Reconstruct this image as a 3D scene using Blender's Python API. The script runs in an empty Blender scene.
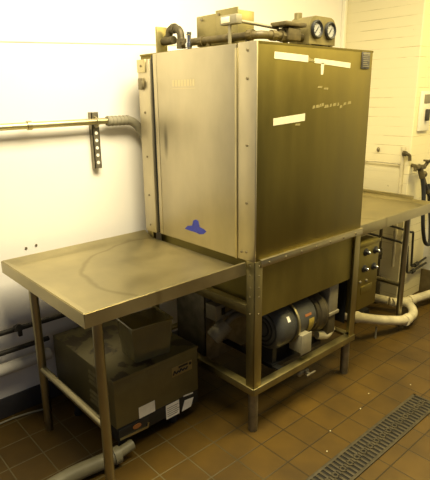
import bpy, bmesh, math, random
from mathutils import Vector, Matrix
random.seed(7)
S = bpy.context.scene
COL = S.collection
V = Vector
PI = math.pi

# ------------------------------------------------------------------ materials
def nmat(name, col, rough=.5, metal=0.0, var=0.0, vscale=6.0, stretch=(1, 1, 1), col2=None,
         bump=0.0, bscale=60.0, rvar=0.0, spec=.5, detail=5.0):
    m = bpy.data.materials.new(name); m.use_nodes = True
    nt = m.node_tree; N = nt.nodes; L = nt.links
    b = N['Principled BSDF']
    b.inputs['Roughness'].default_value = rough
    b.inputs['Metallic'].default_value = metal
    b.inputs['Specular IOR Level'].default_value = spec
    b.inputs['Base Color'].default_value = (*col, 1)
    if var or col2 or bump or rvar:
        tc = N.new('ShaderNodeTexCoord'); mp = N.new('ShaderNodeMapping')
        mp.inputs['Scale'].default_value = stretch
        L.new(tc.outputs['Object'], mp.inputs['Vector'])
        n = N.new('ShaderNodeTexNoise'); n.inputs['Scale'].default_value = vscale
        n.inputs['Detail'].default_value = detail; n.inputs['Roughness'].default_value = .6
        L.new(mp.outputs[0], n.inputs['Vector'])
        if var or col2:
            r = N.new('ShaderNodeValToRGB')
            c2 = col2 if col2 else tuple(c * (1 - var) for c in col)
            r.color_ramp.elements[0].position = .35; r.color_ramp.elements[0].color = (*c2, 1)
            r.color_ramp.elements[1].position = .65; r.color_ramp.elements[1].color = (*col, 1)
            L.new(n.outputs['Fac'], r.inputs['Fac']); L.new(r.outputs['Color'], b.inputs['Base Color'])
        if rvar:
            mr = N.new('ShaderNodeMapRange')
            mr.inputs['From Min'].default_value = .3; mr.inputs['From Max'].default_value = .7
            mr.inputs['To Min'].default_value = rough - rvar; mr.inputs['To Max'].default_value = rough + rvar
            L.new(n.outputs['Fac'], mr.inputs['Value']); L.new(mr.outputs[0], b.inputs['Roughness'])
        if bump:
            n2 = N.new('ShaderNodeTexNoise'); n2.inputs['Scale'].default_value = bscale
            n2.inputs['Detail'].default_value = 4
            L.new(mp.outputs[0], n2.inputs['Vector'])
            bp = N.new('ShaderNodeBump'); bp.inputs['Strength'].default_value = bump
            bp.inputs['Distance'].default_value = .004
            L.new(n2.outputs['Fac'], bp.inputs['Height']); L.new(bp.outputs[0], b.inputs['Normal'])
    return m

STEEL = (.54, .48, .28)
M = {}
M['steel'] = nmat('brushed stainless', STEEL, .40, 1, .2, 3.5, (1, 1, .25), rvar=.05)
M['door'] = nmat('satin stainless door', (.55, .495, .35), .46, 1, .20, 3.0, (1, 1, .5), rvar=.05)
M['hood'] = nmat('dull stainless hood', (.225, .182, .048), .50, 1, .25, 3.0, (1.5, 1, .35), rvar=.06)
M['frame'] = nmat('frame stainless', (.37, .315, .14), .44, 1, .25, 9.0, (1, 1, .4), rvar=.05)
M['strip'] = nmat('pale angle strip', (.50, .44, .26), .40, 1, .15, 12)
M['tank'] = nmat('tank stainless', (.30, .25, .07), .48, 1, .25, 5, (1, 1, .4), rvar=.05)
M['legs'] = nmat('tube stainless', (.38, .345, .22), .34, 1, .12, 9)
M['bolt'] = nmat('bolt metal', (.20, .17, .10), .5, .6)
M['pump_steel'] = nmat('weathered pump steel', (.30, .27, .19), .5, .8, .4, 18)
M['motor'] = nmat('grey green motor paint', (.085, .085, .075), .42, .25, .35, 14)
M['cast'] = nmat('cast pump metal', (.12, .10, .055), .55, .6, .4, 20, bump=.25, bscale=90)
M['brass'] = nmat('corroded pipe', (.105, .080, .030), .55, .3, .5, 25, bump=.2, bscale=90)
M['darkpipe'] = nmat('dark pipe', (.05, .045, .035), .55, .3, .3, 20)
M['blackmetal'] = nmat('black panel', (.012, .012, .012), .45, 0, .3, 12)
M['rubber'] = nmat('black rubber', (.012, .012, .012), .6)
M['pvc'] = nmat('dirty white pvc', (.64, .57, .37), .45, 0, .35, 9)
M['pvcgrey'] = nmat('grey pipe', (.17, .155, .10), .5, 0, .2, 12)
M['white'] = nmat('white sticker', (.86, .82, .72), .6, 0, .08, 30)
M['tape'] = nmat('old masking tape', (.78, .71, .48), .7, 0, .12, 30)
M['tapefaint'] = nmat('tape residue', (.36, .30, .11), .6, .3, .35, 60)
M['blue'] = nmat('blue marker', (.03, .045, .42), .5, 0, .35, 60)
M['boxpaint'] = nmat('junction box steel', (.28, .24, .10), .42, .75, .2, 7)
M['greybox'] = nmat('grey cast box', (.25, .225, .15), .5, .3, .15, 20)
M['gauge'] = nmat('gauge housing', (.24, .20, .085), .45, .6, .3, 12)
M['gaugeface'] = nmat('gauge face', (.36, .36, .34), .3)
M['chrome'] = nmat('chrome', (.6, .62, .66), .18, 1)
M['bronze'] = nmat('bronze label', (.34, .26, .09), .5, .4, .2, 30)
M['orange'] = nmat('orange label', (.30, .11, .03), .5)
M['yellow'] = nmat('yellow label', (.45, .34, .06), .5, 0, .3, 30)
M['plate'] = nmat('rating plate', (.09, .08, .07), .4, .3, .4, 90)
M['cable'] = nmat('grey cable', (.22, .20, .14), .6)
M['crumb'] = nmat('crumb', (.50, .44, .26), .7)
M['insul'] = nmat('painted pipe', (.62, .58, .50), .6, 0, .15, 15)
M['greytag'] = nmat('ribbed grey connector', (.30, .27, .18), .55, .2, .15, 30)
M['concrete'] = nmat('drain grit', (.012, .010, .006), .9, 0, .5, 40)
M['iron'] = nmat('cast iron grate', (.058, .045, .020), .6, .1, .5, 25, bump=.2, bscale=120)
M['greypaint'] = nmat('grey wall paint', (.66, .65, .62), .5, 0, .12, 4)
M['base'] = nmat('dark cove tile', (.045, .042, .045), .4, 0, .35, 12)
M['basetile'] = nmat('brown cove tile', (.17, .13, .06), .4, 0, .35, 12)

# tub: old cloudy polycarbonate
m = nmat('cloudy plastic', (.50, .44, .21), .18, 0, .2, 12); M['tub'] = m
m.node_tree.nodes['Principled BSDF'].inputs['Transmission Weight'].default_value = .75

# door panel scuff (an elongated dark rub with its own outline)
def scuff(m, centre, size, dark):
    nt = m.node_tree; N = nt.nodes; L = nt.links; b = N['Principled BSDF']
    src = b.inputs['Base Color'].links[0].from_socket
    tc = N.new('ShaderNodeTexCoord'); mp = N.new('ShaderNodeMapping'); mp.vector_type = 'POINT'
    mp.inputs['Location'].default_value = [-c / s for c, s in zip(centre, size)]
    mp.inputs['Scale'].default_value = [1 / s for s in size]
    L.new(tc.outputs['Object'], mp.inputs['Vector'])
    ln = N.new('ShaderNodeVectorMath'); ln.operation = 'LENGTH'; L.new(mp.outputs[0], ln.inputs[0])
    mr = N.new('ShaderNodeMapRange'); mr.inputs['From Min'].default_value = .2; mr.inputs['From Max'].default_value = 1.0
    mr.inputs['To Min'].default_value = dark; mr.inputs['To Max'].default_value = 0
    L.new(ln.outputs['Value'], mr.inputs['Value'])
    mx = N.new('ShaderNodeMix'); mx.data_type = 'RGBA'
    L.new(mr.outputs[0], mx.inputs['Factor']); L.new(src, mx.inputs['A'])
    mx.inputs['B'].default_value = (.10, .09, .06, 1)
    L.new(mx.outputs['Result'], b.inputs['Base Color'])
scuff(M['door'], (.01, .603, 1.345), (.2, .022, .10), .75)

# left table top: worn stainless with dried water rings
def table_mat():
    m = nmat('worn stainless top', (.50, .44, .25), .40, 1, .24, 3.0, rvar=.06); nt = m.node_tree; N = nt.nodes; L = nt.links
    b = N['Principled BSDF']; src = b.inputs['Base Color'].links[0].from_socket
    tc = N.new('ShaderNodeTexCoord')
    n = N.new('ShaderNodeTexNoise'); n.inputs['Scale'].default_value = 3.0; n.inputs['Detail'].default_value = 3
    L.new(tc.outputs['Object'], n.inputs['Vector'])
    sc = N.new('ShaderNodeVectorMath'); sc.operation = 'SCALE'; sc.inputs['Scale'].default_value = .16
    L.new(n.outputs['Color'], sc.inputs[0])
    ad = N.new('ShaderNodeVectorMath'); ad.operation = 'ADD'
    L.new(tc.outputs['Object'], ad.inputs[0]); L.new(sc.outputs[0], ad.inputs[1])
    mp = N.new('ShaderNodeMapping'); mp.inputs['Scale'].default_value = (2.2, 2.38, 0)
    mp.inputs['Location'].default_value = (-.704, .071, 0)
    L.new(ad.outputs[0], mp.inputs['Vector'])
    ln = N.new('ShaderNodeVectorMath'); ln.operation = 'LENGTH'; L.new(mp.outputs[0], ln.inputs[0])
    s1 = N.new('ShaderNodeMath'); s1.operation = 'SUBTRACT'; s1.inputs[1].default_value = 1.0; L.new(ln.outputs['Value'], s1.inputs[0])
    a = N.new('ShaderNodeMath'); a.operation = 'ABSOLUTE'; L.new(s1.outputs[0], a.inputs[0])
    mr = N.new('ShaderNodeMapRange'); mr.inputs['From Min'].default_value = .005; mr.inputs['From Max'].default_value = .035
    mr.inputs['To Min'].default_value = .42; mr.inputs['To Max'].default_value = 0
    L.new(a.outputs[0], mr.inputs['Value'])
    mx = N.new('ShaderNodeMix'); mx.data_type = 'RGBA'; mx.inputs['B'].default_value = (.20, .17, .08, 1)
    L.new(mr.outputs[0], mx.inputs['Factor']); L.new(src, mx.inputs['A']); L.new(mx.outputs['Result'], b.inputs['Base Color'])
    return m
M['tabletop'] = table_mat()

# heater top: rusty grime on grey enamel
def heater_mat():
    m = nmat('grey brown enamel', (.175, .15, .06), .42, .45, .25, 5); nt = m.node_tree; N = nt.nodes; L = nt.links
    b = N['Principled BSDF']; src = b.inputs['Base Color'].links[0].from_socket
    tc = N.new('ShaderNodeTexCoord')
    n = N.new('ShaderNodeTexNoise'); n.inputs['Scale'].default_value = 11; n.inputs['Detail'].default_value = 6
    L.new(tc.outputs['Object'], n.inputs['Vector'])
    ge = N.new('ShaderNodeNewGeometry'); sx = N.new('ShaderNodeSeparateXYZ'); L.new(ge.outputs['Normal'], sx.inputs[0])
    r = N.new('ShaderNodeMapRange'); r.inputs['From Min'].default_value = .50; r.inputs['From Max'].default_value = .56
    L.new(n.outputs['Fac'], r.inputs['Value'])
    mu = N.new('ShaderNodeMath'); mu.operation = 'MULTIPLY'; mu.use_clamp = True
    L.new(r.outputs[0], mu.inputs[0]); L.new(sx.outputs['Z'], mu.inputs[1])
    mx = N.new('ShaderNodeMix'); mx.data_type = 'RGBA'; mx.inputs['B'].default_value = (.055, .042, .02, 1)
    L.new(mu.outputs[0], mx.inputs['Factor']); L.new(src, mx.inputs['A']); L.new(mx.outputs['Result'], b.inputs['Base Color'])
    return m
M['heater'] = heater_mat()

def tile_mat():
    m = bpy.data.materials.new('quarry tile floor'); m.use_nodes = True
    nt = m.node_tree; N = nt.nodes; L = nt.links; b = N['Principled BSDF']
    tc = N.new('ShaderNodeTexCoord'); mp = N.new('ShaderNodeMapping')
    mp.inputs['Location'].default_value = (.793 + .1545 * 20, -.721 + .159 * 40, 0)
    L.new(tc.outputs['Object'], mp.inputs['Vector'])
    br = N.new('ShaderNodeTexBrick'); br.offset = 0; br.squash = 1
    br.inputs['Scale'].default_value = 1; br.inputs['Brick Width'].default_value = .1545
    br.inputs['Row Height'].default_value = .159; br.inputs['Mortar Size'].default_value = .0032
    br.inputs['Mortar Smooth'].default_value = .3; br.inputs['Bias'].default_value = -.3
    br.inputs['Color1'].default_value = (.078, .044, .006, 1); br.inputs['Color2'].default_value = (.056, .032, .0048, 1)
    L.new(mp.outputs[0], br.inputs['Vector'])
    # grout colour ramps along x: lighter on the left, darker to the right
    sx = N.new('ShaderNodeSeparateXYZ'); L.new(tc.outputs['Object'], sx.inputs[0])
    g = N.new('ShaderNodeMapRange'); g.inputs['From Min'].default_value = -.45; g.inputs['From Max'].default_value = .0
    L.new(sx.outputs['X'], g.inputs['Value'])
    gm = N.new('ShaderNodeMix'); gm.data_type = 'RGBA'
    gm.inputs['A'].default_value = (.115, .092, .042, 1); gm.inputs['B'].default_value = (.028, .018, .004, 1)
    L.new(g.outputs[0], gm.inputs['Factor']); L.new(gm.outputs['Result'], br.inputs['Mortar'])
    n = N.new('ShaderNodeTexNoise'); n.inputs['Scale'].default_value = 4; n.inputs['Detail'].default_value = 6
    L.new(tc.outputs['Object'], n.inputs['Vector'])
    r = N.new('ShaderNodeMapRange'); r.inputs['From Min'].default_value = .3; r.inputs['From Max'].default_value = .7
    r.inputs['To Min'].default_value = .62; r.inputs['To Max'].default_value = 1.2
    L.new(n.outputs['Fac'], r.inputs['Value'])
    mu = N.new('ShaderNodeMix'); mu.data_type = 'RGBA'; mu.blend_type = 'MULTIPLY'; mu.inputs['Factor'].default_value = 1
    L.new(br.outputs['Color'], mu.inputs['A']); L.new(r.outputs[0], mu.inputs['B'])
    L.new(mu.outputs['Result'], b.inputs['Base Color'])
    r2 = N.new('ShaderNodeMapRange'); r2.inputs['To Min'].default_value = .55; r2.inputs['To Max'].default_value = .38
    L.new(n.outputs['Fac'], r2.inputs['Value']); L.new(r2.outputs[0], b.inputs['Roughness'])
    b.inputs['Specular IOR Level'].default_value = .35
    iv = N.new('ShaderNodeMath'); iv.operation = 'SUBTRACT'; iv.inputs[0].default_value = 1; L.new(br.outputs['Fac'], iv.inputs[1])
    bp = N.new('ShaderNodeBump'); bp.inputs['Strength'].default_value = .5; bp.inputs['Distance'].default_value = .003
    L.new(iv.outputs[0], bp.inputs['Height']); L.new(bp.outputs[0], b.inputs['Normal'])
    return m
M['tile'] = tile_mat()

def brick_mat():
    m = bpy.data.materials.new('painted brick'); m.use_nodes = True
    nt = m.node_tree; N = nt.nodes; L = nt.links; b = N['Principled BSDF']
    ge = N.new('ShaderNodeTexCoord'); sx = N.new('ShaderNodeSeparateXYZ'); L.new(ge.outputs['Object'], sx.inputs[0])
    ad = N.new('ShaderNodeMath'); ad.operation = 'SUBTRACT'; L.new(sx.outputs['X'], ad.inputs[0]); L.new(sx.outputs['Y'], ad.inputs[1])
    cx = N.new('ShaderNodeCombineXYZ'); L.new(ad.outputs[0], cx.inputs['X']); L.new(sx.outputs['Z'], cx.inputs['Y'])
    br = N.new('ShaderNodeTexBrick'); br.inputs['Scale'].default_value = 1
    br.inputs['Brick Width'].default_value = 40; br.inputs['Row Height'].default_value = .0665
    br.inputs['Mortar Size'].default_value = .0022; br.inputs['Mortar Smooth'].default_value = .6
    br.inputs['Color1'].default_value = (1, 1, 1, 1); br.inputs['Color2'].default_value = (.95, .95, .95, 1)
    br.inputs['Mortar'].default_value = (0, 0, 0, 1)
    L.new(cx.outputs[0], br.inputs['Vector'])
    n = N.new('ShaderNodeTexNoise'); n.inputs['Scale'].default_value = 5; n.inputs['Detail'].default_value = 5
    L.new(ge.outputs['Object'], n.inputs['Vector'])
    # joints mostly filled by paint, some left open and dirty
    r = N.new('ShaderNodeMapRange'); r.inputs['From Min'].default_value = .46; r.inputs['From Max'].default_value = .60
    r.inputs['To Min'].default_value = .06; r.inputs['To Max'].default_value = .8
    L.new(n.outputs['Fac'], r.inputs['Value'])
    mu = N.new('ShaderNodeMath'); mu.operation = 'MULTIPLY'; L.new(r.outputs[0], mu.inputs[0]); L.new(br.outputs['Fac'], mu.inputs[1])
    n3 = N.new('ShaderNodeTexNoise'); n3.inputs['Scale'].default_value = 14; n3.inputs['Detail'].default_value = 3
    L.new(ge.outputs['Object'], n3.inputs['Vector'])
    r3 = N.new('ShaderNodeMapRange'); r3.inputs['From Min'].default_value = .74; r3.inputs['From Max'].default_value = .78
    L.new(n3.outputs['Fac'], r3.inputs['Value'])
    mm = N.new('ShaderNodeMath'); mm.operation = 'MAXIMUM'; L.new(mu.outputs[0], mm.inputs[0]); L.new(r3.outputs[0], mm.inputs[1])
    mx = N.new('ShaderNodeMix'); mx.data_type = 'RGBA'
    mx.inputs['A'].default_value = (.74, .67, .43, 1); mx.inputs['B'].default_value = (.30, .24, .09, 1)
    L.new(mm.outputs[0], mx.inputs['Factor']); L.new(mx.outputs['Result'], b.inputs['Base Color'])
    b.inputs['Roughness'].default_value = .5
    iv = N.new('ShaderNodeMath'); iv.operation = 'SUBTRACT'; iv.inputs[0].default_value = 1; L.new(br.outputs['Fac'], iv.inputs[1])
    bp = N.new('ShaderNodeBump'); bp.inputs['Strength'].default_value = .35; bp.inputs['Distance'].default_value = .003
    L.new(iv.outputs[0], bp.inputs['Height']); L.new(bp.outputs[0], b.inputs['Normal'])
    return m
M['brick'] = brick_mat()
M['wall'] = nmat('white wall panel', (.86, .82, .76), .42, 0, .03, 2)

# ------------------------------------------------------------------ geometry helpers (world metres)
class G:
    def __init__(s): s.b = bmesh.new()
    def box(s, x0, x1, y0, y1, z0, z1, bev=0.0, mat=None):
        r = bmesh.ops.create_cube(s.b, size=1)
        vs = r['verts']
        for v in vs:
            v.co = V(((x0 + x1) / 2 + v.co.x * (x1 - x0), (y0 + y1) / 2 + v.co.y * (y1 - y0), (z0 + z1) / 2 + v.co.z * (z1 - z0)))
            if mat is not None: v.co = mat @ v.co
        if bev:
            es = list({e for v in vs for e in v.link_edges})
            bmesh.ops.bevel(s.b, geom=es, offset=bev, segments=2, affect='EDGES', profile=.5)
        return s
    def cyl(s, p0, p1, r, r2=None, seg=20, caps=True):
        p0, p1 = V(p0), V(p1); d = p1 - p0
        r2 = r if r2 is None else r2
        q = d.to_track_quat('Z', 'Y').to_matrix().to_4x4()
        bmesh.ops.create_cone(s.b, cap_ends=caps, segments=seg, radius1=r, radius2=r2, depth=d.length,
                              matrix=Matrix.Translation((p0 + p1) / 2) @ q)
        return s
    def tube(s, pts, r, bend=.05, seg=14, steps=6):
        pts = [V(p) for p in pts]; path = [pts[0]]
        for i in range(1, len(pts) - 1):
            a, c, e = pts[i - 1], pts[i], pts[i + 1]
            k = min(bend, (a - c).length * .49, (e - c).length * .49)
            A = c + (a - c).normalized() * k; E_ = c + (e - c).normalized() * k
            for t in range(steps + 1):
                u = t / steps
                path.append(A * (1 - u) ** 2 + c * 2 * u * (1 - u) + E_ * u * u)
        path.append(pts[-1])
        rings = []; up = None
        for i, p in enumerate(path):
            t = (path[min(i + 1, len(path) - 1)] - path[max(i - 1, 0)]).normalized()
            if up is None:
                up = t.orthogonal().normalized()
            else:
                up = (up - t * up.dot(t)).normalized()
            w = t.cross(up)
            rr = r(i / (len(path) - 1)) if callable(r) else r
            rings.append([s.b.verts.new(p + (up * math.cos(2 * PI * k / seg) + w * math.sin(2 * PI * k / seg)) * rr) for k in range(seg)])
        for a, c in zip(rings, rings[1:]):
            for k in range(seg):
                s.b.faces.new((a[k], a[(k + 1) % seg], c[(k + 1) % seg], c[k]))
        s.b.faces.new(rings[0][::-1]); s.b.faces.new(rings[-1])
        return s
    def lathe(s, prof, origin, axis, seg=28):
        q = V(axis).to_track_quat('Z', 'Y').to_matrix(); o = V(origin); rings = []
        for r, h in prof:
            if r < 1e-5: rings.append([s.b.verts.new(o + q @ V((0, 0, h)))])
            else: rings.append([s.b.verts.new(o + q @ V((r * math.cos(2 * PI * k / seg), r * math.sin(2 * PI * k / seg), h))) for k in range(seg)])
        for a, c in zip(rings, rings[1:]):
            for k in range(seg):
                l = (k + 1) % seg
                if len(a) == 1 and len(c) == 1: continue
                if len(a) == 1: s.b.faces.new((a[0], c[l], c[k]))
                elif len(c) == 1: s.b.faces.new((a[k], a[l], c[0]))
                else: s.b.faces.new((a[k], a[l], c[l], c[k]))
        return s
    def prism(s, poly, ext):
        ext = V(ext); a = [s.b.verts.new(V(p)) for p in poly]; c = [s.b.verts.new(V(p) + ext) for p in poly]
        n = len(a); s.b.faces.new(a[::-1]); s.b.faces.new(c)
        for i in range(n): s.b.faces.new((a[i], a[(i + 1) % n], c[(i + 1) % n], c[i]))
        return s
    def sphere(s, c, r, sc=(1, 1, 1), sub=2):
        bmesh.ops.create_icosphere(s.b, subdivisions=sub, radius=r, matrix=Matrix.Translation(V(c)) @ Matrix.Diagonal((*sc, 1)))
        return s
    def done(s, name, mat, parent=None, flat=False, origin=None):
        bmesh.ops.recalc_face_normals(s.b, faces=s.b.faces)
        me = bpy.data.meshes.new(name)
        off = V((0, 0, 0))
        if parent is not None: off = wloc(parent)
        elif origin is not None: off = V(origin)
        bmesh.ops.translate(s.b, verts=s.b.verts, vec=-off)
        s.b.to_mesh(me); s.b.free()
        me.materials.append(M[mat] if isinstance(mat, str) else mat)
        if not flat:
            me.polygons.foreach_set('use_smooth', [True] * len(me.polygons))
            me.set_sharp_from_angle(angle=math.radians(32))
        o = bpy.data.objects.new(name, me); COL.objects.link(o)
        if parent is not None: o.parent = parent
        elif origin is not None: o.location = off
        return o
def wloc(o):
    l = V((0, 0, 0))
    while o is not None:
        l += o.location; o = o.parent
    return l
def thing(name, loc, label, cat, group=None):
    o = bpy.data.objects.new(name, None); COL.objects.link(o); o.location = loc
    o.empty_display_size = .1
    return tag(o, label, cat, group)
def tag(o, label, cat, group=None):
    o['label'] = label; o['category'] = cat
    if group: o['group'] = group
    return o
def struct(o):
    o['kind'] = 'structure'; return o
def lab(o, l):
    o['label'] = l; return o
def bolts(parent, pts, axis, r=.0065, h=.004):
    """hex bolt heads as parts: one built, the others copies"""
    first = None
    for p in pts:
        if first is None:
            q = G(); a = V(axis) * h
            q.cyl(-a * .3, a, r, r * .85, 6)
            first = q.done('bolt', 'bolt'); first.parent = parent; o = first
        else:
            o = first.copy(); COL.objects.link(o); o.parent = parent
        o.location = V(p) - wloc(parent)
    return first

W, D, ZT, ZS, ZR = .812, .80, 1.756, .866, .247
YW, XB, YP, XF = .95, 1.93, .33, 2.30

# ------------------------------------------------------------------ setting
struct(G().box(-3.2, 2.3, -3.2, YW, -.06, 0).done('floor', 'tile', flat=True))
# floor has a drain channel: the grate sits in it (built below)
struct(G().box(-3.2, XB, YW, YW + .12, 0, 2.9).done('wall_back', 'wall', flat=True))
struct(G().box(XB, XB + .5, YP, YW + .12, 0, 2.9, .006).done('wall_right', 'brick', flat=True))
struct(G().box(XF, XF + .12, -3.2, YP, 0, 2.9).done('wall_far', 'greypaint', flat=True))
struct(G().box(-3.2, XB, YW - .012, YW, 0, .11, .004).done('baseboard_back', 'base'))
struct(G().box(XF - .014, XF, -3.2, YP, 0, .20, .005).done('baseboard_far', 'basetile'))
struct(G().prism([(-3.2, YW - .003, 1.697), (XB, YW - .003, 1.888), (XB, YW - .003, 1.892), (-3.2, YW - .003, 1.702)], (0, .003, 0)).done('trim_1', nmat('joint trim', (.62, .57, .44), .5), flat=True))
struct(G().box(XB - .035, XB, YW - .03, YW, 1.2, 2.9, .006).done('trim_2', nmat('corner trim', (.86, .82, .66), .5), flat=True))
# access panel on the left part of the back wall
o = G().box(-1.6, -.785, YW - .008, YW, .62, 1.02, .003).done('access_panel', nmat('panel white', (.84, .80, .72), .45), origin=(-1.2, YW, .62))
tag(o, 'flat white access panel on the back wall above the left table end', 'panel')

for x, z, l in ((-.617, .854, 'left one of two small rusty screws in the wall just above the left table'), (-.566, .859, 'right one of two small rusty screws in the wall just above the left table')):
    o = G().cyl((x, YW - .004, z), (x, YW, z), .006, seg=10).done('wall_screw', 'bolt', origin=(x, YW, z)); tag(o, l, 'screw', 'screws in the back wall')

# ------------------------------------------------------------------ dish machine
dm = thing('dish_machine', (0, 0, 0), 'tall stainless steel box dishwashing machine standing on legs between the two tables', 'dishwasher')
# hood: right (dark) face, roof, back and right side
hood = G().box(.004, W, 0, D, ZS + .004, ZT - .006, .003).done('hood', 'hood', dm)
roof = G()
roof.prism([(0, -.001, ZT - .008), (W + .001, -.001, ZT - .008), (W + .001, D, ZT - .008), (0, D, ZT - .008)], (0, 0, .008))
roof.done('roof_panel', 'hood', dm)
# left face: door with guides and corner flanges
G().box(-.004, .006, .112, .655, ZS - .003, ZT - .002, .002).done('sliding_door', 'door', dm)
G().box(-.010, .004, .1, .113, ZS - .003, ZT - .02, .002).done('door_guide', 'strip', dm)
G().box(-.005, .004, .657, .684, ZS - .003, ZT - .004, .002).done('door_guide', 'door', dm)
G().box(.001, .004, .684, .705, ZS - .003, ZT - .01).done('guide_slot', 'blackmetal', dm)
G().box(-.006, .004, -.003, .1, ZS, ZT, .002).done('corner_flange', 'door', dm)
G().box(-.014, .004, .705, .802, ZS - .003, ZT - .025, .002).done('corner_flange', 'door', dm)
G().box(-.020, .004, .73, .80, ZT - .085, ZT - .025, .002).done('top_bracket', 'steel', dm)
G().box(-.026, -.012, .752, .79, 1.59, 1.645, .003).box(-.034, -.02, .742, .756, 1.602, 1.63, .002).done('catch', 'bolt', dm)
bolts(dm, [(-.006, .045, z) for z in (.905, 1.12, 1.36, 1.62, 1.725)] + [(-.006, .075, .90)], (-1, 0, 0))
bolts(dm, [(-.014, .755, z) for z in (.90, 1.06, 1.26, 1.48)] + [(-.020, .765, ZT - .055)], (-1, 0, 0), .006)
# angle strip below the hood
st = G(); st.box(.03, W + .006, -.012, 0, ZS - .028, ZS + .002, .002); st.box(.03, W + .006, -.014, .02, ZS + .001, ZS + .006, .001)
st.done('angle_strip', 'strip', dm)
bolts(dm, [(.03 + .112 * k + .05, -.012, ZS - .013) for k in range(7)], (0, -1, 0), .0055)
# legs: L-angle posts plus round feet
def post(x, y, sx, sy, top=ZS):
    g = G(); t = .004; w = .05
    g.box(min(x, x + sx * w), max(x, x + sx * w), min(y, y + sy * t), max(y, y + sy * t), ZR - .032, top, .001)
    g.box(min(x, x + sx * t), max(x, x + sx * t), min(y, y + sy * w), max(y, y + sy * w), ZR - .032, top, .001)
    p = g.done('leg', 'frame', dm)
    f = G(); cx, cy = x + sx * .031, y + sy * .031
    f.lathe([(.0, 0), (.021, 0), (.023, .006), (.023, .03), (.024, .032), (.024, ZR - .02), (0, ZR - .02)], (cx, cy, 0), (0, 0, 1), 20)
    f.done('foot', 'pump_steel', p)
    return p
pn = post(-.004, -.004, 1, 1); post(W + .004, -.004, -1, 1); post(-.004, D, 1, -1); post(W + .004, D, -1, -1)
bolts(dm, [(.024, -.004, z) for z in (.845, .80, .745, .70, .62)], (0, -1, 0), .0038, .002)
bolts(dm, [(-.004, .024, z) for z in (.845, .80, .745, .70, .62)], (-1, 0, 0), .0038, .002)
# bottom rails (angle iron) and upper left rail
def rail(x0, x1, y0, y1, z0, z1, lip):
    g = G(); g.box(x0, x1, y0, y1, z0, z1, .0015); g.box(*lip, z1 - .004, z1 + .001, .001)
    return g.done('rail', 'frame', dm)
rail(-.004, W + .006, -.010, -.004, ZR - .034, ZR, (-.004, W + .006, -.010, .035))
rail(-.010, -.004, -.006, D, ZR - .034, ZR, (-.010, .035, -.006, D))
rail(-.004, W + .006, D, D + .006, ZR - .034, ZR, (-.004, W + .006, D - .035, D + .006))
rail(W + .004, W + .010, 0, D, ZR - .034, ZR, (W - .03, W + .010, 0, D))
rail(-.002, .004, .046, D - .05, .605, .655, (-.012, .03, .046, D - .05))
# wash tank
tk = G()
tk.prism([(.05, .012, .592), (W - .05, .012, .592), (W - .05, .012, ZS - .004), (.05, .012, ZS - .004)], (0, .74, 0))
tk.done('wash_tank', 'tank', dm)
# drain valve under the front rail
dv = G(); dv.cyl((.40, .03, ZR - .03), (.40, .03, .165), .012); dv.cyl((.375, .03, .165), (.43, .02, .165), .014)
dv.cyl((.40, .02, .165), (.40, -.02, .172), .008); dv.box(.37, .44, -.028, -.018, .168, .178, .003); dv.sphere((.375, .03, .163), .018)
lab(dv.done('drain_valve', 'pump_steel', dm), 'small drain cock hanging below the front rail')
# right-hand wash pump and motor, axis along X
AY, AZ = .13, .442
R = .118
mo = G()
mo.lathe([(0, 0), (R * .55, 0), (R * .84, .012), (R * .97, .03), (R, .05), (R, .105), (R * .98, .108), (R * .93, .11),
          (R * .93, .27), (R * .88, .30), (R * .72, .32), (0, .32)], (.195, AY, AZ), (1, 0, 0), 40)
motor = mo.done('pump_motor', 'motor', dm)
for k in range(3):
    g = G()
    g.lathe([(R * (.30 + .2 * k), 0), (R * (.30 + .2 * k), -.004), (R * (.36 + .2 * k), -.004), (R * (.36 + .2 * k), 0)], (.196 + .005 * (k == 2), AY, AZ), (1, 0, 0), 36)
    g.done('fan_grille', 'blackmetal', motor)
g = G(); g.lathe([(R * .94, .0), (R * 1.03, 0), (R * 1.03, .012), (R * .94, .012)], (.335, AY, AZ), (1, 0, 0), 40)
g.done('clamp_band', 'steel', motor)
g = G(); g.box(.345, .415, AY - R - .012, AY - R + .07, AZ - .145, AZ - .045, .006); g.box(.341, .419, AY - R - .018, AY - R - .011, AZ - .149, AZ - .041, .002)
g.done('terminal_box', 'greytag', motor)
def skin_patch(a0, a1, x0, x1, r, name, mat, par):
    g = G(); n = 8; rows = []
    for k in range(n + 1):
        a = a0 + (a1 - a0) * k / n
        for rr in (r, r - .004):
            rows.append([g.b.verts.new((x, AY - rr * math.cos(a), AZ + rr * math.sin(a))) for x in (x0, x1)])
    for k in range(n):
        A, B = rows[2 * k], rows[2 * k + 2]
        g.b.faces.new((A[0], A[1], B[1], B[0]))
    return g.done(name, mat, par)
lab(skin_patch(.42, .66, .262, .282, R + .0015, 'rating_label', 'white', motor), 'small white bordered label on the fan cowl')
lab(skin_patch(.30, .42, .40, .45, R * .93 + .002, 'warning_sticker', 'orange', motor), 'small orange sticker')
lab(skin_patch(-.60, .15, .425, .468, R * .93 + .002, 'rating_label', 'yellow', motor), 'yellowish label')
g = G()
g.lathe([(0, 0), (.075, 0), (.10, .012), (.105, .03), (.112, .035), (.122, .06), (.116, .085), (.09, .10), (.05, .11), (0, .11)], (.505, AY, AZ - .01), (1, 0, 0), 36)
vol = g.done('pump_housing', 'cast', dm)
for a in range(6):
    an = a * PI / 3 + .3; g = G()
    g.cyl((.494, AY + .085 * math.cos(an), AZ - .01 + .085 * math.sin(an)), (.53, AY + .085 * math.cos(an), AZ - .01 + .085 * math.sin(an)), .010, seg=6)
    g.done('housing_bolt', 'steel', vol)
g = G(); g.box(.615, .70, AY - .095, AY - .02, .42, .592, .010); g.box(.61, .705, AY - .1, AY - .015, .405, .424, .003)
lab(g.done('outlet_duct', 'greytag', vol), 'pale upright outlet duct')
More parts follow.
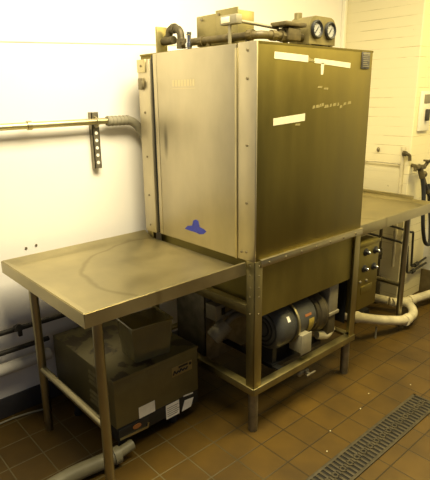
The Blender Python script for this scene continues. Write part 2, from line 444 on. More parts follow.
g = G(); g.box(.62, .69, AY - .09, AY - .02, .29, .408, .01); g.done('lower_casing', 'cast', vol)
g = G(); g.tube([(.58, AY - .05, .292), (.645, AY - .07, .280), (.70, AY - .06, .300)], lambda t: .026 - .008 * abs(t - .4), .04)
g.done('drain_elbow', 'pvc', vol)
g = G(); g.box(.22, .62, AY - .05, AY + .07, ZR - .02, ZR + .004, .002)
g.box(.23, .26, AY - .04, AY + .06, ZR, AZ - .09); g.box(.45, .48, AY - .04, AY + .06, ZR, AZ - .09)
g.box(.22, .26, -.004, AY, ZR - .012, ZR - .004); g.box(.22, .26, AY, D, ZR - .012, ZR - .004)
g.done('motor_bracket', 'blackmetal', dm)
# left: heater compartment plate with terminal box and ribbed connector
g = G(); g.box(.098, .44, .45, .462, .165, .592, .002); g.box(.098, .104, .45, .70, .165, .592, .002)
hp = g.done('heater_housing', 'pump_steel', dm)
g = G(); g.box(.10, .168, .37, .452, .425, .512, .006); tb = g.done('heater_terminal_box', 'greytag', hp)
g = G(); g.box(.140, .164, .366, .371, .452, .492, .002); lab(g.done('socket', 'blackmetal', hp), 'dark open knockout')
g = G()
p0, p1 = V((.085, .38, .335)), V((.165, .36, .40))
g.cyl(p0, p1, .042, .042, 24)
dirv = (p1 - p0).normalized()
for k in range(6): g.cyl(p0 + dirv * (.008 + .015 * k), p0 + dirv * (.016 + .015 * k), .046, .046, 24)
lab(g.done('ribbed_connector', 'greytag', hp), 'light grey ribbed connector')
g = G(); g.tube([p1 - dirv * .01, p1 + dirv * .06, (.33, .34, .42), (.45, .30, .44)], .016, .04)
g.done('conduit', 'cable', hp)
g = G(); g.tube([(.12, .40, .425), (.20, .38, .44), (.33, .36, .48)], .012, .03); g.done('conduit', 'cable', hp)
# control box on the right side
g = G(); g.box(W + .012, 1.085, .035, .125, .352, .755, .004); cb = g.done('control_box', 'tank', dm)
g = G(); g.box(W + .012, 1.09, .030, .036, .735, .757, .002); g.done('lid_flange', 'tank', cb)
for (x, z) in ((.94, .70), (1.04, .692), (.935, .602), (1.035, .594)):
    g = G(); g.lathe([(0, 0), (.022, 0), (.022, .005), (.013, .008), (.012, .022), (.010, .025), (0, .025)], (x, .035, z), (0, -1, 0), 20)
    g.done('knob', 'blackmetal', cb)
    g = G(); g.lathe([(0, .0248), (.009, .0248), (.006, .030), (0, .030)], (x, .035, z), (0, -1, 0), 14); g.done('knob_cap', 'chrome', cb)
for (x, z) in ((.90, .53), (.965, .525)):
    g = G(); g.lathe([(0, 0), (.008, 0), (.008, .006), (.005, .009), (0, .009)], (x, .035, z), (0, -1, 0), 14); g.done('indicator', 'greybox', cb)
g = G(); g.box(.915, 1.03, .032, .036, .445, .495, .001); lab(g.done('plate', 'tank', cb), 'rectangular plain metal plate')
g = G(); g.box(1.085, 1.10, .05, .11, .61, .70, .003); g.done('label', 'white', cb)
G().box(W - .012, W - .008, .055, .70, .30, .592).done('side_panel', 'blackmetal', dm)
# marks on the dark face
def tape(poly, mat, l, name='tape_strip'):
    g = G(); g.prism([(x, -.0002, z) for x, z in poly], (0, -.0012, 0)); return lab(g.done(name, mat, dm, flat=True), l)
tape([(.098, 1.695), (.312, 1.688), (.312, 1.715), (.100, 1.721)], 'tape', 'upper left whitish tape strip')
tape([(.355, 1.687), (.625, 1.672), (.625, 1.695), (.355, 1.706)], 'tape', 'upper right whitish tape strip')
tape([(.405, 1.64), (.42, 1.64), (.425, 1.688), (.402, 1.688)], 'tape', 'short hanging tape scrap')
tape([(.10, 1.435), (.304, 1.447), (.304, 1.478), (.10, 1.464)], 'tape', 'lower left whitish tape strip')
tape([(.31, 1.694), (.36, 1.69), (.35, 1.70), (.315, 1.708)], 'tapefaint', 'torn tape residue')
random.seed(3)
x = .355
while x < .64:
    w = random.uniform(.012, .035); z = 1.500 + random.uniform(-.006, .010) + (x - .36) * .03
    tape([(x, z - .007), (x + w, z - .004), (x + w * .9, z + .008), (x + .004, z + .006)], 'tapefaint', 'scraped tape residue', 'residue_flake')
    x += w + random.uniform(.0, .012)
for (a, z) in ((.385, 1.585), (.43, 1.578), (.24, 1.43)):
    tape([(a, z), (a + .03, z - .002), (a + .035, z + .007), (a + .006, z + .007)], 'tapefaint', 'scraped tape residue', 'residue_flake')
g = G(); g.box(.715, .782, -.005, .0, 1.672, 1.748, .002); rp = lab(g.done('rating_plate', 'plate', dm), 'small dark plate with rows of worn print')
g = G()
for k in range(7):
    g.box(.723, .774 - (k % 3) * .008, -.0056, -.0048, 1.682 + k * .0085, 1.6845 + k * .0085)
g.box(.721, .776, -.0058, -.0048, 1.738, 1.744)
g.done('worn_print', 'greytag', rp)
# blue smear on the door
bl = [(0.474, 0.928), (0.45, 0.947), (0.415, 0.955), (0.405, 0.982), (0.386, 0.99), (0.368, 0.986), (0.36, 0.958), (0.325, 0.952), (0.31, 0.945), (0.331, 0.929), (0.361, 0.922), (0.392, 0.926), (0.429, 0.926)]
g = G(); g.prism([(-.0042, y, z) for y, z in bl], (-.0008, 0, 0))
lab(g.done('blue_smear', 'blue', dm, flat=True), 'blue marker smear low on the door')
# faint worn lettering band on the door
g = G()
random.seed(5); y = .535
while y > .37:
    w = random.uniform(.010, .016)
    g.box(-.0046, -.0038, y - w, y, 1.60, 1.628); y -= w + .007
g.box(-.0046, -.0038, .37, .54, 1.589, 1.591)
lab(g.done('worn_lettering', nmat('ghost letters', (.60, .53, .335), .44, 1), dm, flat=True), 'nearly erased lettering on the door')

# ---- on the roof
ZP = ZT
g = G(); g.box(.2, .305, .31, .595, ZP + .03, 1.922, .003)
g.box(.21, .23, .36, .40, ZP, ZP + .032); g.box(.27, .295, .52, .57, ZP, ZP + .032); g.box(.21, .23, .52, .57, ZP, ZP + .032)
jb = g.done('junction_box', 'boxpaint', dm)
g = G(); g.box(.196, .2005, .306, .452, ZP + .03, 1.932, .001); g.done('cover_plate', 'boxpaint', jb)
for (x, y, z) in ((.194, .555, 1.905), (.192, .43, 1.915)):
    g = G(); g.cyl((x, y, z), (x + .006, y, z), .006, seg=10); g.done('screw', 'bolt', jb)
PX, PZ = .15, 1.806
g = G()
g.tube([(PX, .63, PZ), (PX, .13, PZ - .008), (.30, .13, PZ - .004), (.42, .14, PZ)], .0165, .03)
for y in (.615, .50, .30, .18): g.cyl((PX, y - .014, PZ - .004), (PX, y + .014, PZ - .004), .0215, seg=10)
g.cyl((.22, .13, PZ - .006), (.25, .13, PZ - .006), .022, seg=10); g.cyl((.28, .13, PZ - .006), (.30, .13, PZ - .006), .024, seg=8)
g.cyl((PX, .45, ZP - .002), (PX, .45, PZ), .010); g.cyl((PX, .2, ZP - .002), (PX, .2, PZ), .010)
pipe = g.done('rinse_pipe', 'brass', dm)
g = G()
g.tube([(PX, .61, PZ), (PX, .655, PZ + .004), (PX, .66, PZ + .065), (PX, .745, PZ + .075), (PX, .755, PZ + .03), (PX, .775, PZ + .03)], .0185, .03)
g.cyl((PX, .655, PZ - .024), (PX, .655, PZ + .02), .024, seg=10); g.cyl((PX, .70, PZ + .072), (PX, .72, PZ + .073), .024, seg=10)
g.cyl((PX - .01, .70, PZ + .018), (PX - .01, .79, PZ + .018), .020, seg=12)
g.done('pipe_elbow', 'cast', pipe)
g = G(); g.lathe([(0, 0), (.013, 0), (.013, .02), (.016, .022), (.016, .04), (.011, .045), (.011, .075), (.013, .078), (.013, .088), (0, .088)], (.10, .535, ZP - .002), (0, 0, 1), 14)
lab(g.done('vacuum_breaker', 'chrome', dm), 'small bright chrome fitting')
g = G(); g.box(.10, .165, .788, .80, ZP - .004, 1.892, .002); g.box(.165, .175, .70, .80, ZP - .004, ZP + .02)
g.done('end_plate', 'boxpaint', dm)
g = G(); g.box(.05, .085, .165, .265, 1.838, 1.875, .004)
g.box(.058, .066, .21, .222, ZP - .004, 1.84)
ls = g.done('switch_box', 'greybox', dm)
g = G(); g.box(.0475, .0515, .205, .255, 1.845, 1.868, .001); g.done('label', 'tape', ls)
g = G(); g.tube([(.085, .19, 1.852), (.2, .19, 1.848), (.31, .17, 1.838)], .007, .03); g.done('capillary_tube', 'greybox', ls)
# solenoid valve
g = G(); g.box(.30, .385, .10, .17, PZ - .022, PZ + .028, .004); g.cyl((.34, .135, PZ + .02), (.34, .135, PZ + .05), .026, seg=8)
g.box(.27, .41, .09, .18, PZ + .035, PZ + .052, .003); g.cyl((.385, .135, PZ - .002), (.45, .14, PZ - .002), .018, seg=12)
g.cyl((.29, .135, PZ - .002), (.31, .135, PZ - .002), .027, seg=8); g.cyl((.32, .135, ZP - .002), (.32, .135, PZ - .02), .012)
g.done('solenoid_valve', 'brass', dm)
# twin gauge housing with arched top
g = G(); pr = [(.436, 1.776), (.630, 1.776), (.630, 1.845)]
for k in range(9):
    a = k / 8 * PI / 2; pr.append((.585 + .045 * math.cos(a), 1.852 + .043 * math.sin(a)))
for k in range(9):
    a = PI / 2 + k / 8 * PI / 2; pr.append((.481 + .045 * math.cos(a), 1.852 + .043 * math.sin(a)))
g.prism([(x, .095, z) for x, z in pr], (0, .115, 0))
gh = g.done('gauge_housing', 'gauge', dm)
for (x, y) in ((.445, .10), (.605, .10), (.53, .17)):
    g = G(); g.box(x, x + .015, y, y + .015, ZP - .004, 1.778); g.done('support', 'greybox', gh)
g = G(); g.box(.505, .585, .11, .15, ZP - .004, 1.772); g.done('fitting', 'blackmetal', gh)
g = G(); g.cyl((.47, .19, 1.88), (.47, .19, 1.915), .018, seg=12); g.done('cap', 'gauge', gh)
for cx in (.483, .583):
    g = G(); g.lathe([(.026, .003), (.037, 0), (.040, .004), (.040, .012), (.034, .016), (.028, .012), (.026, .003)], (cx, .097, 1.838), (0, -1, 0), 28)
    gz = g.done('gauge_bezel', 'blackmetal', gh)
    g = G(); g.cyl((cx, .096, 1.838), (cx, .089, 1.838), .0285, seg=24); g.done('dial', 'gaugeface', gh)
    g = G(); g.prism([(cx - .016, .0885, 1.823), (cx - .013, .0885, 1.821), (cx + .012, .0885, 1.851), (cx + .010, .0885, 1.853)], (0, -.0015, 0))
    for k in range(9):
        a = -.6 + k * (PI + 1.2) / 8
        c, s_ = math.cos(a), math.sin(a)
        g.box(cx + .022 * c - .0012, cx + .022 * c + .0012, .0878, .0888, 1.838 + .022 * s_ - .0012, 1.838 + .022 * s_ + .0012)
    g.done('needle', 'blackmetal', gh)

# ------------------------------------------------------------------ left dish table
L0, Y0, Y1, ZA, ZTOP, ZB = -.785, .037, .816, .805, .86, .838
lt = thing('dish_table', (-.39, .43, 0), 'stained stainless steel dish table left of the machine with raised rolled edges', 'table')
g = G(); b = g.b
def ring(pts): return [b.verts.new(p) for p in pts]
X1 = -.016
e = .010
outer_b = ring([(L0, Y0, ZA), (X1, Y0, ZA), (X1, Y1, ZA), (L0, Y1, ZA)])
outer_t = ring([(L0, Y0, ZTOP), (X1, Y0, ZTOP), (X1, Y1, ZTOP), (L0, Y1, ZTOP)])
lip = ring([(L0 + e, Y0 + e, ZTOP), (X1, Y0 + e, ZTOP), (X1, Y1 - e, ZTOP), (L0 + e, Y1 - e, ZTOP)])
bed = ring([(L0 + .05, Y0 + .04, ZB), (X1, Y0 + .04, ZB - .006), (X1, Y1 - .06, ZB - .006), (L0 + .05, Y1 - .06, ZB)])
und = ring([(L0, Y0, ZA), (X1, Y0, ZA), (X1, Y1, ZA), (L0, Y1, ZA)])
for k in (0, 2, 3):
    l = (k + 1) % 4
    b.faces.new((outer_b[k], outer_b[l], outer_t[l], outer_t[k]))
    b.faces.new((outer_t[k], outer_t[l], lip[l], lip[k])); b.faces.new((lip[k], lip[l], bed[l], bed[k]))
b.faces.new(bed)
inn = ring([(L0 + .004, Y0 + .004, ZA), (X1, Y0 + .004, ZA), (X1, Y1 - .004, ZA), (L0 + .004, Y1 - .004, ZA)])
inn2 = ring([(L0 + .004, Y0 + .004, ZB - .014), (X1, Y0 + .004, ZB - .014), (X1, Y1 - .004, ZB - .014), (L0 + .004, Y1 - .004, ZB - .014)])
for k in (0, 2, 3):
    l = (k + 1) % 4
    b.faces.new((outer_b[k], outer_b[l], inn[l], inn[k])); b.faces.new((inn[k], inn[l], inn2[l], inn2[k]))
b.faces.new(inn2)
b.faces.new((outer_b[1], outer_t[1], lip[1], bed[1], bed[2], lip[2], outer_t[2], outer_b[2], inn[2], inn2[2], inn2[1], inn[1]))
bmesh.ops.remove_doubles(b, verts=b.verts, dist=1e-5)
es = [ed for ed in b.edges if all(abs(v.co.z - ZTOP) < 1e-4 for v in ed.verts)] + [ed for ed in b.edges if abs(ed.verts[0].co.z - ed.verts[1].co.z) > .04 and ed.verts[0].co.x < L0 + .002]
bmesh.ops.bevel(b, geom=es, offset=.003, segments=2, affect='EDGES')
g.done('tabletop', 'tabletop', lt)
LX = -.70
for y in (.115, .70):
    g = G(); g.lathe([(0, 0), (.015, 0), (.017, .004), (.017, .05), (.0195, .052), (.0195, .80), (.028, .805), (.028, ZB - .014), (0, ZB - .014)], (LX, y, 0), (0, 0, 1), 20)
    g.done('leg', 'legs', lt)
g = G(); g.cyl((LX, .115, .335), (LX, .70, .335), .0165); g.done('crossbar', 'legs', lt)
bp_ = G(); bp_.box(L0 + .05, L0 + .12, Y0 + .05, Y1 - .05, ZB - .03, ZB - .012); bp_.done('underside_channel', 'tank', lt)

# ------------------------------------------------------------------ right dish table
RX0, RX1, RY0, RY1 = W + .02, 1.775, .045, .72
rt = thing('dish_table', (1.3, .38, 0), 'plain stainless steel dish table right of the machine against the painted brick wall', 'table')
g = G(); g.box(RX0 + .004, RX1 - .004, RY0 + .004, RY1 - .004, .838, .846); g.box(RX0, RX1, RY0, RY0 + .01, .80, .862, .002); g.box(RX1 - .01, RX1, RY0, RY1, .80, .862, .002); g.box(RX0, RX1, RY1 - .01, RY1, .80, .862, .002)
g.box(RX0, RX0 + .01, RY0, RY1, .80, .846)
g.prism([(RX1 - .01, RY0 + .01, .862), (RX1 - .05, RY0 + .01, .846), (RX1 - .01, RY0 + .01, .84)], (0, RY1 - RY0 - .02, 0))
g.done('tabletop', 'tabletop', rt)
g = G(); g.box(RX1 - .012, RX1, RY0 + .15, RY1, .86, .885, .003); g.done('backsplash', 'steel', rt)
for y in (.13, .62):
    g = G(); g.lathe([(0, 0), (.017, 0), (.017, .05), (.0195, .052), (.0195, .80), (.027, .805), (.027, .838), (0, .838)], (1.585, y, 0), (0, 0, 1), 20)
    g.done('leg', 'legs', rt)
g = G(); g.cyl((1.585, .13, .30), (1.585, .62, .30), .016); g.done('crossbar', 'legs', rt)
g = G(); g.cyl((W + .02, .40, .30), (1.585, .40, .30), .016); g.done('crossbar', 'legs', rt)

# ------------------------------------------------------------------ booster heater
HX0, HX1, HY0, HY1, HZ = -.558, -.088, .295, .895, .388
bh = thing('booster_heater', (-.32, .6, 0), 'grey brown box shaped booster heater on the floor under the left table', 'heater')
g = G(); g.box(HX0, HX1, HY0, HY1, .146, HZ, .006); body = g.done('body', 'heater', bh)
g = G(); g.box(HX0 - .001, HX1 + .001, HY0 - .002, HY0 + .001, HZ - .012, HZ + .001, .001); g.done('lid_seam', 'heater', body)
g = G(); g.box(HX0 + .006, HX1 - .004, HY0 + .001, HY1 - .02, .078, .147, .003); base = g.done('base', 'blackmetal', bh)
for (x, y) in ((HX0 + .05, HY0 + .05), (-.215, HY0 + .05), (HX0 + .02, .72), (HX1 - .05, HY1 - .06)):
    g = G(); g.lathe([(0, 0), (.020, 0), (.022, .008), (.016, .03), (.014, .085), (0, .085)], (x, y, 0), (0, 0, 1), 14); g.done('foot', 'rubber', bh)
F = HY0
g = G(); g.box(-.247, -.126, F - .0015, F, .278, .328, .0005); bd = lab(g.done('badge', 'bronze', body), 'bronze name badge with worn dark script')
def bx_(u): return -.247 + .121 * u
def bz_(v): return .278 + .050 * v
g = G(); g.tube([(bx_(u), F - .002, bz_(v)) for u, v in ((.06, .2), (.12, .62), (.2, .2), (.30, .5), (.36, .22), (.44, .62), (.52, .25), (.60, .5), (.68, .25), (.76, .52))], .0038, .006, 6, 3)
g.done('script_lettering', 'blackmetal', bd)
g = G(); g.box(bx_(.32), bx_(.78), F - .0025, F - .001, bz_(.70), bz_(.90)); g.done('script_stroke', 'blackmetal', bd)
g = G(); g.cyl((bx_(.90), F - .001, bz_(.72)), (bx_(.90), F - .003, bz_(.72)), .008, seg=10); g.done('dot', 'blackmetal', bd)
def sticker(poly, mat, l, y=F, par=body):
    g = G(); g.prism([(x, y - .0005, z) for x, z in poly], (0, -.0012, 0)); return lab(g.done('sticker', mat, par, flat=True), l)
sticker([(-.440, .148), (-.352, .148), (-.352, .205), (-.440, .205)], 'white', 'blank white square sticker')
s2 = sticker([(-.292, .070), (-.213, .070), (-.213, .146), (-.292, .146)], 'white', 'white printed label', F - .001)
for k in range(5):
    g = G(); g.box(-.285, -.225 + .006 * (k % 3), F - .0032, F - .0025, .082 + k * .011, .085 + k * .011); g.done('worn_print', 'cable', s2)
sticker([(-.198, .070), (-.140, .073), (-.122, .118), (-.178, .124)], 'white', 'tilted white label', F, base)
sticker([(-.185, .146), (-.125, .140), (-.125, .147), (-.185, .153)], 'white', 'thin torn paper strip', F)
g = G(); g.box(-.552, -.39, F - .006, F + .003, .082, .140, .002); pn_ = g.done('front_panel', 'blackmetal', base)
g = G(); g.prism([(-.548, F - .006, .092), (-.40, F - .006, .084), (-.392, F - .006, .110), (-.40, F - .006, .110), (-.404, F - .006, .094), (-.548, F - .006, .102)], (0, -.003, 0)); lab(g.done('trim_bar', 'steel', pn_), 'bright metal bar')
g = G(); g.lathe([(0, 0), (.022, 0), (.022, .004), (0, .004)], (-.458, F - .006, .122), (0, -1, 0), 20)
for v in g.b.verts: v.co.z = .122 + (v.co.z - .122) * .5
lab(g.done('emblem', 'orange', pn_), 'small oval orange emblem')
# louvres on the left flank
for k in range(7):
    if k == 3: continue
    g = G(); z = .190 + k * .025
    g.prism([(HX0, .43, z), (HX0 - .006, .43, z + .002), (HX0, .43, z + .014)], (0, .085, 0)); g.done('louvre', 'heater', body)

# plastic tub on the heater
tx, ty = -.303, .418
tub = G(); b = tub.b
def rr(cx, cy, hx, hy, z, rad, rot=-.10, n=4):
    out = []
    for (sx, sy, a0) in ((1, 1, 0), (-1, 1, PI / 2), (-1, -1, PI), (1, -1, 3 * PI / 2)):
        for k in range(n + 1):
            a = a0 + k / n * PI / 2
            x = sx * (hx - rad) + rad * math.cos(a); y = sy * (hy - rad) + rad * math.sin(a)
            out.append(b.verts.new((cx + x * math.cos(rot) - y * math.sin(rot), cy + x * math.sin(rot) + y * math.cos(rot), z)))
    return out
zb = HZ + .001
R0 = (tx, ty)
rings = [rr(tx, ty, .094, .074, zb, .012), rr(tx, ty, .099, .078, zb + .075, .012), rr(tx, ty, .102, .081, zb + .078, .012), rr(tx, ty, .104, .083, zb + .168, .012),
         rr(tx, ty, .110, .088, zb + .169, .014), rr(tx, ty, .110, .088, zb + .174, .014), rr(tx, ty, .102, .080, zb + .174, .012), rr(tx, ty, .098, .077, zb + .08, .012), rr(tx, ty, .091, .071, zb + .004, .010)]
for a, c in zip(rings, rings[1:]):
    n = len(a)
    for k in range(n): b.faces.new((a[k], a[(k + 1) % n], c[(k + 1) % n], c[k]))
b.faces.new(rings[0][::-1]); b.faces.new(rings[-1])
o = tub.done('food_tub', 'tub', origin=(tx, ty, zb)); tag(o, 'empty square cloudy plastic tub sitting on top of the booster heater', 'tub')

# ------------------------------------------------------------------ wall pipe with strut
wp = thing('wall_pipe', (-.9, YW, 1.42), 'metal conduit pipe running along the white back wall left of the machine', 'pipe')
PZ1 = 1.43; PYW = YW - .055
g = G(); g.cyl((-2.4, PYW, 1.414), (-.09, PYW, 1.442), .0155); g.done('pipe', 'steel', wp)
g = G(); g.cyl((-.565, PYW, 1.4365), (-.545, PYW, 1.4367), .021); g.done('coupling', 'strip', wp)
g = G(); g.tube([(-.155, PYW, 1.440), (.0, PYW, 1.440), (.055, PYW - .005, 1.37), (.085, PYW - .02, 1.25), (.09, PYW - .03, 1.15)], lambda t: .0235 - .003 * t, .07)
for k in range(6): g.cyl((-.15 + .022 * k, PYW, 1.440), (-.138 + .022 * k, PYW, 1.440), .0255, seg=16)
lab(g.done('flexible_sleeve', 'cable', wp), 'grey flexible sleeve curving down behind the machine')
sc = thing('strut_channel', (-.21, YW, 1.24), 'short perforated metal strut fixed upright on the back wall behind the pipe', 'bracket')
g = G(); g.box(-.228, -.19, YW - .035, YW - .031, 1.205, 1.485); g.box(-.228, -.224, YW - .035, YW, 1.205, 1.485); g.box(-.194, -.19, YW - .035, YW, 1.205, 1.485)
g.done('channel', 'pump_steel', sc)
for k in range(6):
    g = G(); g.cyl((-.209, YW - .0365, 1.235 + .037 * k), (-.209, YW - .0345, 1.235 + .037 * k), .0085, seg=12)
    g.done('slot', 'white', sc)
g = G(); g.tube([(-.212, YW - .033, 1.408), (-.212, PYW - .018, 1.42), (-.212, PYW - .02, 1.45), (-.212, YW - .033, 1.465)], .004, .01, 8); g.done('clamp', 'strip', sc)

# pipes under the left table, on the back wall
def wallrun(name, label, z0, z1, r, mat, x1, y, extra=None):
    g = G(); g.cyl((-2.3, y, z0 - (z1 - z0)), (x1, y, z1), r)
    if extra: extra(g)
    o = g.done(name, mat, origin=(-1.2, y, z0)); return tag(o, label, 'pipe')
def vw(g):
    g.sphere((-.73, YW - .075, .492), .020); g.cyl((-.73, YW - .05, .48), (-.73, YW - .10, .50), .018, seg=12); g.box(-.735, -.715, YW - .09, YW - .075, .45, .49, .003)
wallrun('water_pipe', 'upper thin dark pipe with small valve on the wall below the left table', .480, .470, .0125, 'darkpipe', .0, YW - .05, vw)
wallrun('water_pipe', 'lower thin dark pipe on the wall just above the pale thick pipe', .372, .372, .0125, 'darkpipe', -.575, YW - .045)
wallrun('insulated_pipe', 'thick pale painted pipe low on the wall behind the left table legs', .283, .290, .030, 'insul', -.58, YW - .05)
# grey drain pipe on the floor to the heater
g = G(); g.tube([(-1.25, .25, .04), (-.80, .30, .042), (-.64, .275, .045), (-.575, .262, .05)], .033, .15, 20)
g.cyl((-.59, .265, .05), (-.50, .268, .060), .024); g.cyl((-.60, .266, .049), (-.57, .263, .05), .038, seg=20)
o = g.done('drain_hose', 'pvcgrey', origin=(-.8, .3, 0)); tag(o, 'fat grey drain pipe on the floor in front of the heater', 'pipe')
g = G(); g.tube([(-1.3, .93, .006), (-.95, .90, .006), (-.80, .905, .006), (-.70, .885, .006), (-.62, .86, .006)], .005, .1, 8)
o = g.done('cable', 'cable', origin=(-.9, .9, 0)); tag(o, 'thin pale cable on the floor by the dark baseboard', 'cable')

# ------------------------------------------------------------------ white drain piping, right
dp = thing('drain_pipe', (1.4, .2, 0), 'dirty white plastic drain pipe on the floor below the right table', 'pipe')
r_ = .031
g = G(); g.tube([(.94, .27, .36), (.96, .25, .25), (1.10, .20, .20), (1.30, .12, .135), (1.55, .062, .07), (1.72, .075, .065), (1.84, .19, .075), (1.75, .29, .08)], r_, .09, 20)
g.done('trap', 'pvc', dp)
g = G(); g.tube([(1.74, .26, .085), (1.84, .20, .085), (2.2, .13, .085)], r_, .05, 20); g.done('run', 'pvc', dp)
g = G(); g.tube([(1.75, .30, .085), (1.70, .46, .09), (1.45, .60, .095)], r_, .05, 20); g.done('branch', 'pvc', dp)
for a, c in (((1.10, .2, .2), (1.15, .18, .184)), ((1.55, .062, .07), (1.60, .066, .069)), ((1.86, .196, .085), (1.90, .188, .085))):
    g = G(); g.cyl(a, c, r_ + .006, seg=20); g.done('coupling', 'pvc', dp)
g = G(); g.tube([(1.30, .13, .085), (1.30, .13, .0)], .006, .01, 8); g.tube([(1.92, .185, .05), (1.92, .185, .0)], .006, .01, 8); g.done('support', 'cable', dp)
# dark floor box behind the white pipe
g = G(); g.box(1.38, 1.56, .34, .50, 0, .07, .006); o = g.done('drip_tray', 'blackmetal', origin=(1.47, .42, 0)); tag(o, 'low black tray on the floor behind the white drain pipe', 'tray')

# pipes on the brick wall above the right table
BX = XB - .03
g = G(); g.cyl((BX, .372, .30), (BX, .372, 1.185), .0125); g.cyl((BX, .372, 1.17), (BX, .372, 1.195), .017, seg=10)
g.cyl((BX, .372, .55), (BX, .372, .58), .017, seg=10)
for z in (.92, 1.06): g.box(XB - .03, XB, .368, .376, z - .005, z + .005)
o = g.done('riser_pipe', 'pvc', origin=(XB, .372, .3)); tag(o, 'thin pale vertical pipe with dark cap on the brick wall', 'pipe')
g = G(); g.cyl((BX, .94, 1.073), (BX, .386, 1.073), .0055); g.cyl((BX, .40, 1.073), (BX, .385, 1.073), .009)
g.box(XB - .03, XB, .66, .67, 1.068, 1.078)
o = g.done('branch_pipe', 'pvc', origin=(XB, .7, 1.07)); tag(o, 'thin pale horizontal pipe across the brick wall beside the machine', 'pipe')
g = G(); g.tube([(XB, .36, 1.15), (BX - .02, .355, 1.15), (BX - .02, .335, 1.15), (BX, .318, 1.14), (BX, .315, 1.10)], .011, .02, 10); g.cyl((BX - .02, .36, 1.15), (BX - .02, .34, 1.15), .018, seg=10)
o = g.done('pipe_hook', 'brass', origin=(XB, .35, 1.15)); tag(o, 'small corroded hooked fitting at the corner of the brick wall', 'fitting')
g = G(); g.sphere((XB - .008, .58, 1.16), .012, (1, 1, 1.5)); g.cyl((XB - .02, .58, 1.16), (XB, .58, 1.16), .006, seg=8)
o = g.done('anchor_bolt', 'bolt', origin=(XB, .58, 1.16)); tag(o, 'rusty bolt stub sticking out of the brick wall above the horizontal pipe', 'bolt')

# hose faucet at right
fx, fy, fz = 2.0, .20, 1.02
hf = thing('hose_faucet', (2.0, YP, 1.0), 'old corroded hose faucet with black hose at the right edge of the brick pier', 'faucet')
g = G(); g.cyl((1.955, YP - .056, 1.063), (1.955, .215, 1.055), .013); g.cyl((1.90, .215, 1.055), (2.03, .215, 1.05), .017); g.sphere((1.955, .215, 1.052), .025)
g.cyl((1.965, .215, 1.05), (1.985, .20, .975), .020, seg=12); g.cyl((2.03, .215, 1.05), (2.05, .20, 1.085), .013)
g.cyl((2.02, .2, 1.09), (2.08, .195, 1.085), .008)
for k in range(4):
    a = k * PI / 2; g.cyl((2.05, .2, 1.092), (2.05 + .034 * math.cos(a), .2 + .034 * math.sin(a), 1.092), .007, seg=8)
g.cyl((1.90, .215, 1.055), (1.895, .215, 1.03), .012); g.cyl((1.985, .20, .985), (2.015, .195, .93), .018, seg=12); g.sphere((2.005, .2, 1.0), .024)
g.done('valve_body', 'brass', hf)
g = G(); g.tube([(1.98, .20, .985), (2.0, .19, .90), (2.0, .18, .82), (1.99, .17, .70)], .015, .05, 12)
g.tube([(2.015, .195, .94), (2.06, .18, .86), (2.10, .17, .80)], .014, .04, 12)
g.tube([(1.99, .17, .72), (1.995, .16, .60), (2.05, .16, .48), (2.14, .16, .45), (2.2, .2, .6), (2.2, .25, .9)], .014, .09, 12)
g.done('hose', 'rubber', hf)
g = G(); g.cyl((2.045, .19, .885), (2.06, .185, .86), .019); g.cyl((2.155, .163, .448), (2.17, .165, .47), .019); g.done('hose_clamp', 'brass', hf)
hf.location += V((.005, .055, 0))
# grey electrical box on pier
eb = thing('electrical_box', (2.03, YP, 1.4), 'painted electrical switch box on the yellow pier at the right edge', 'electrical box')
g = G(); g.box(1.985, 2.13, YP - .02, YP, 1.30, 1.57, .005); g.done('enclosure', nmat('cream box', (.72, .68, .56), .5), eb)
g = G(); g.box(2.015, 2.10, YP - .024, YP - .019, 1.49, 1.55, .002); g.done('nameplate', 'greybox', eb)
g = G(); g.box(2.045, 2.075, YP - .045, YP - .02, 1.37, 1.45, .004); g.done('lever', 'darkpipe', eb)
# small conduits below right table by the pier
g = G(); g.tube([(1.865, YW - .03, .66), (1.870, .31, .61), (1.99, .298, .565), (2.026, .298, .56), (2.05, .298, .285), (2.10, .298, .275), (2.28, .298, .30)], .0085, .012, 10)
g.cyl((2.10, .298, .277), (2.15, .298, .283), .017, seg=10)
o = g.done('water_line', 'darkpipe', origin=(1.9, .3, .5)); tag(o, 'outer of two thin dark water lines looping down the pier under the right table', 'pipe')
g = G(); g.tube([(1.865, YW - .03, .545), (1.870, .31, .51), (1.947, .292, .47), (1.979, .292, .250), (2.03, .292, .238), (2.28, .292, .258)], .0085, .012, 10)
g.cyl((2.05, .292, .238), (2.09, .292, .242), .016, seg=10)
o = g.done('water_line', 'darkpipe', origin=(1.9, .3, .45)); tag(o, 'inner of two thin dark water lines looping down the pier under the right table', 'pipe')
VX, VY = 1.83, .45
g = G(); g.sphere((VX, VY, .40), .024); g.cyl((VX, VY, .62), (VX, VY, .06), .012); g.cyl((VX, VY, .22), (VX, VY, 0), .028); g.cyl((VX - .05, VY, .40), (VX + .02, VY, .40), .015)
g.cyl((VX, VY, .36), (VX, VY, .44), .020, seg=10)
o = g.done('stop_valve', 'cast', origin=(1.83, .45, 0)); tag(o, 'dark upright pipe with stop valve behind the right table leg', 'valve')

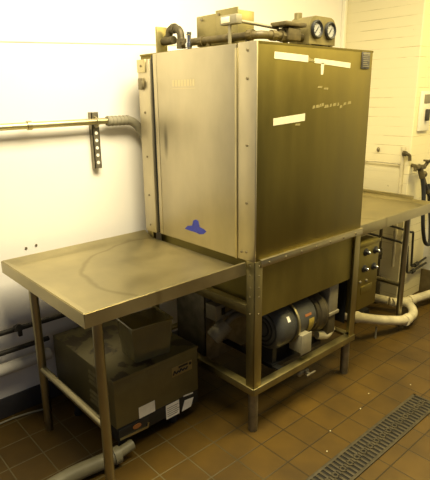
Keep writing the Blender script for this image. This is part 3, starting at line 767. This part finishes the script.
# ------------------------------------------------------------------ floor drain
fd = thing('floor_drain', (.3, -.425, 0), 'long slotted metal trench drain grate set in the tiled floor', 'drain')
DX0, DX1, DY0, DY1 = -.62, .872, -.492, -.355
g = G(); g.box(DX0, DX1, DY0, DY1, .0004, .0024); g.done('channel_bed', 'concrete', fd)
g = G()
for (a, c) in ((DY0, DY0 + .014), (DY1 - .014, DY1)): g.box(DX0, DX1, a, c, .0005, .007, .001)
g.box(DX1 - .012, DX1, DY0, DY1, .0005, .007, .001)
g.done('frame', 'iron', fd)
g = G(); ym = (DY0 + DY1) / 2
n = int((DX1 - DX0 - .012) / .027)
for k in range(n):
    x = DX1 - .014 - k * .027
    sh = .0135 if k % 2 else 0
    g.box(x - .013, x, DY0 + .012, ym - .010, .001, .0065, .001)
    g.box(x - .0265, x - .0135, ym + .010, DY1 - .012, .001, .0065, .001)
    # curled webs between the two slot rows
    if k % 2: g.lathe([(.008, .001), (.008, .0065), (.017, .0065), (.017, .001)], (x - .012, ym, 0), (0, 0, 1), 12)
    else: g.box(x - .018, x - .006, ym - .012, ym + .012, .001, .0065, .001)
lab(g.done('grate', 'iron', fd), 'cast grate with two rows of slots')
# crumbs on the tiles
for i, (x, y, l) in enumerate(((.945, -.30, 'white crumb on the tile beyond the far drain end'), (.55, -.235, 'white crumb on the tile halfway along the drain'), (.29, -.235, 'white crumb at a tile joint near the front foot'),
                               (.70, -.19, 'tiny white crumb between drain and right foot'), (.16, -.31, 'tiny white crumb beside the near part of the drain'))):
    g = G(); g.sphere((x, y, .003), .0038, (1.3, 1, .75), 1); o = g.done('crumb', 'crumb', origin=(x, y, 0)); tag(o, l, 'crumb', 'crumbs on the floor')

# ------------------------------------------------------------------ light
def area(name, loc, size, power, col, rot=(0, 0, 0), sy=None):
    l = bpy.data.lights.new(name, 'AREA'); l.energy = power; l.color = col; l.size = size
    if sy: l.shape = 'RECTANGLE'; l.size_y = sy
    o = bpy.data.objects.new(name, l); COL.objects.link(o); o.location = loc; o.rotation_euler = rot
    return o
area('ceiling_lamp_rear', (-.3, -.35, 2.75), 1.5, 142, (1, .87, .55), sy=.9)
area('ceiling_lamp_front', (1.6, -.9, 2.75), 1.2, 66, (1, .80, .30), sy=.6)
w = bpy.data.worlds.new('World'); S.world = w; w.use_nodes = True
w.node_tree.nodes['Background'].inputs['Color'].default_value = (.80, .82, .90, 1)
w.node_tree.nodes['Background'].inputs['Strength'].default_value = .16

# ------------------------------------------------------------------ camera
f, yaw, pitch, roll = 497.05, .8446, -.2811, -.0126
fw = V((math.cos(yaw) * math.cos(pitch), math.sin(yaw) * math.cos(pitch), math.sin(pitch)))
r = fw.cross(V((0, 0, 1))).normalized(); u = r.cross(fw)
r2 = r * math.cos(roll) + u * math.sin(roll); u2 = -r * math.sin(roll) + u * math.cos(roll)
cam = bpy.data.cameras.new('camera'); co = bpy.data.objects.new('camera', cam); COL.objects.link(co)
mt = Matrix((r2, u2, -fw)).transposed().to_4x4(); mt.translation = V((-1.4693, -1.3991, 1.5534))
co.matrix_world = mt
cam.sensor_fit = 'HORIZONTAL'; cam.sensor_width = 36; cam.lens = f / 430 * 36; cam.clip_start = .02
S.camera = co
S.view_settings.view_transform = 'Standard'; S.view_settings.look = 'None'
S.view_settings.gamma = 1; S.view_settings.exposure = 0; S.view_settings.use_curve_mapping = False
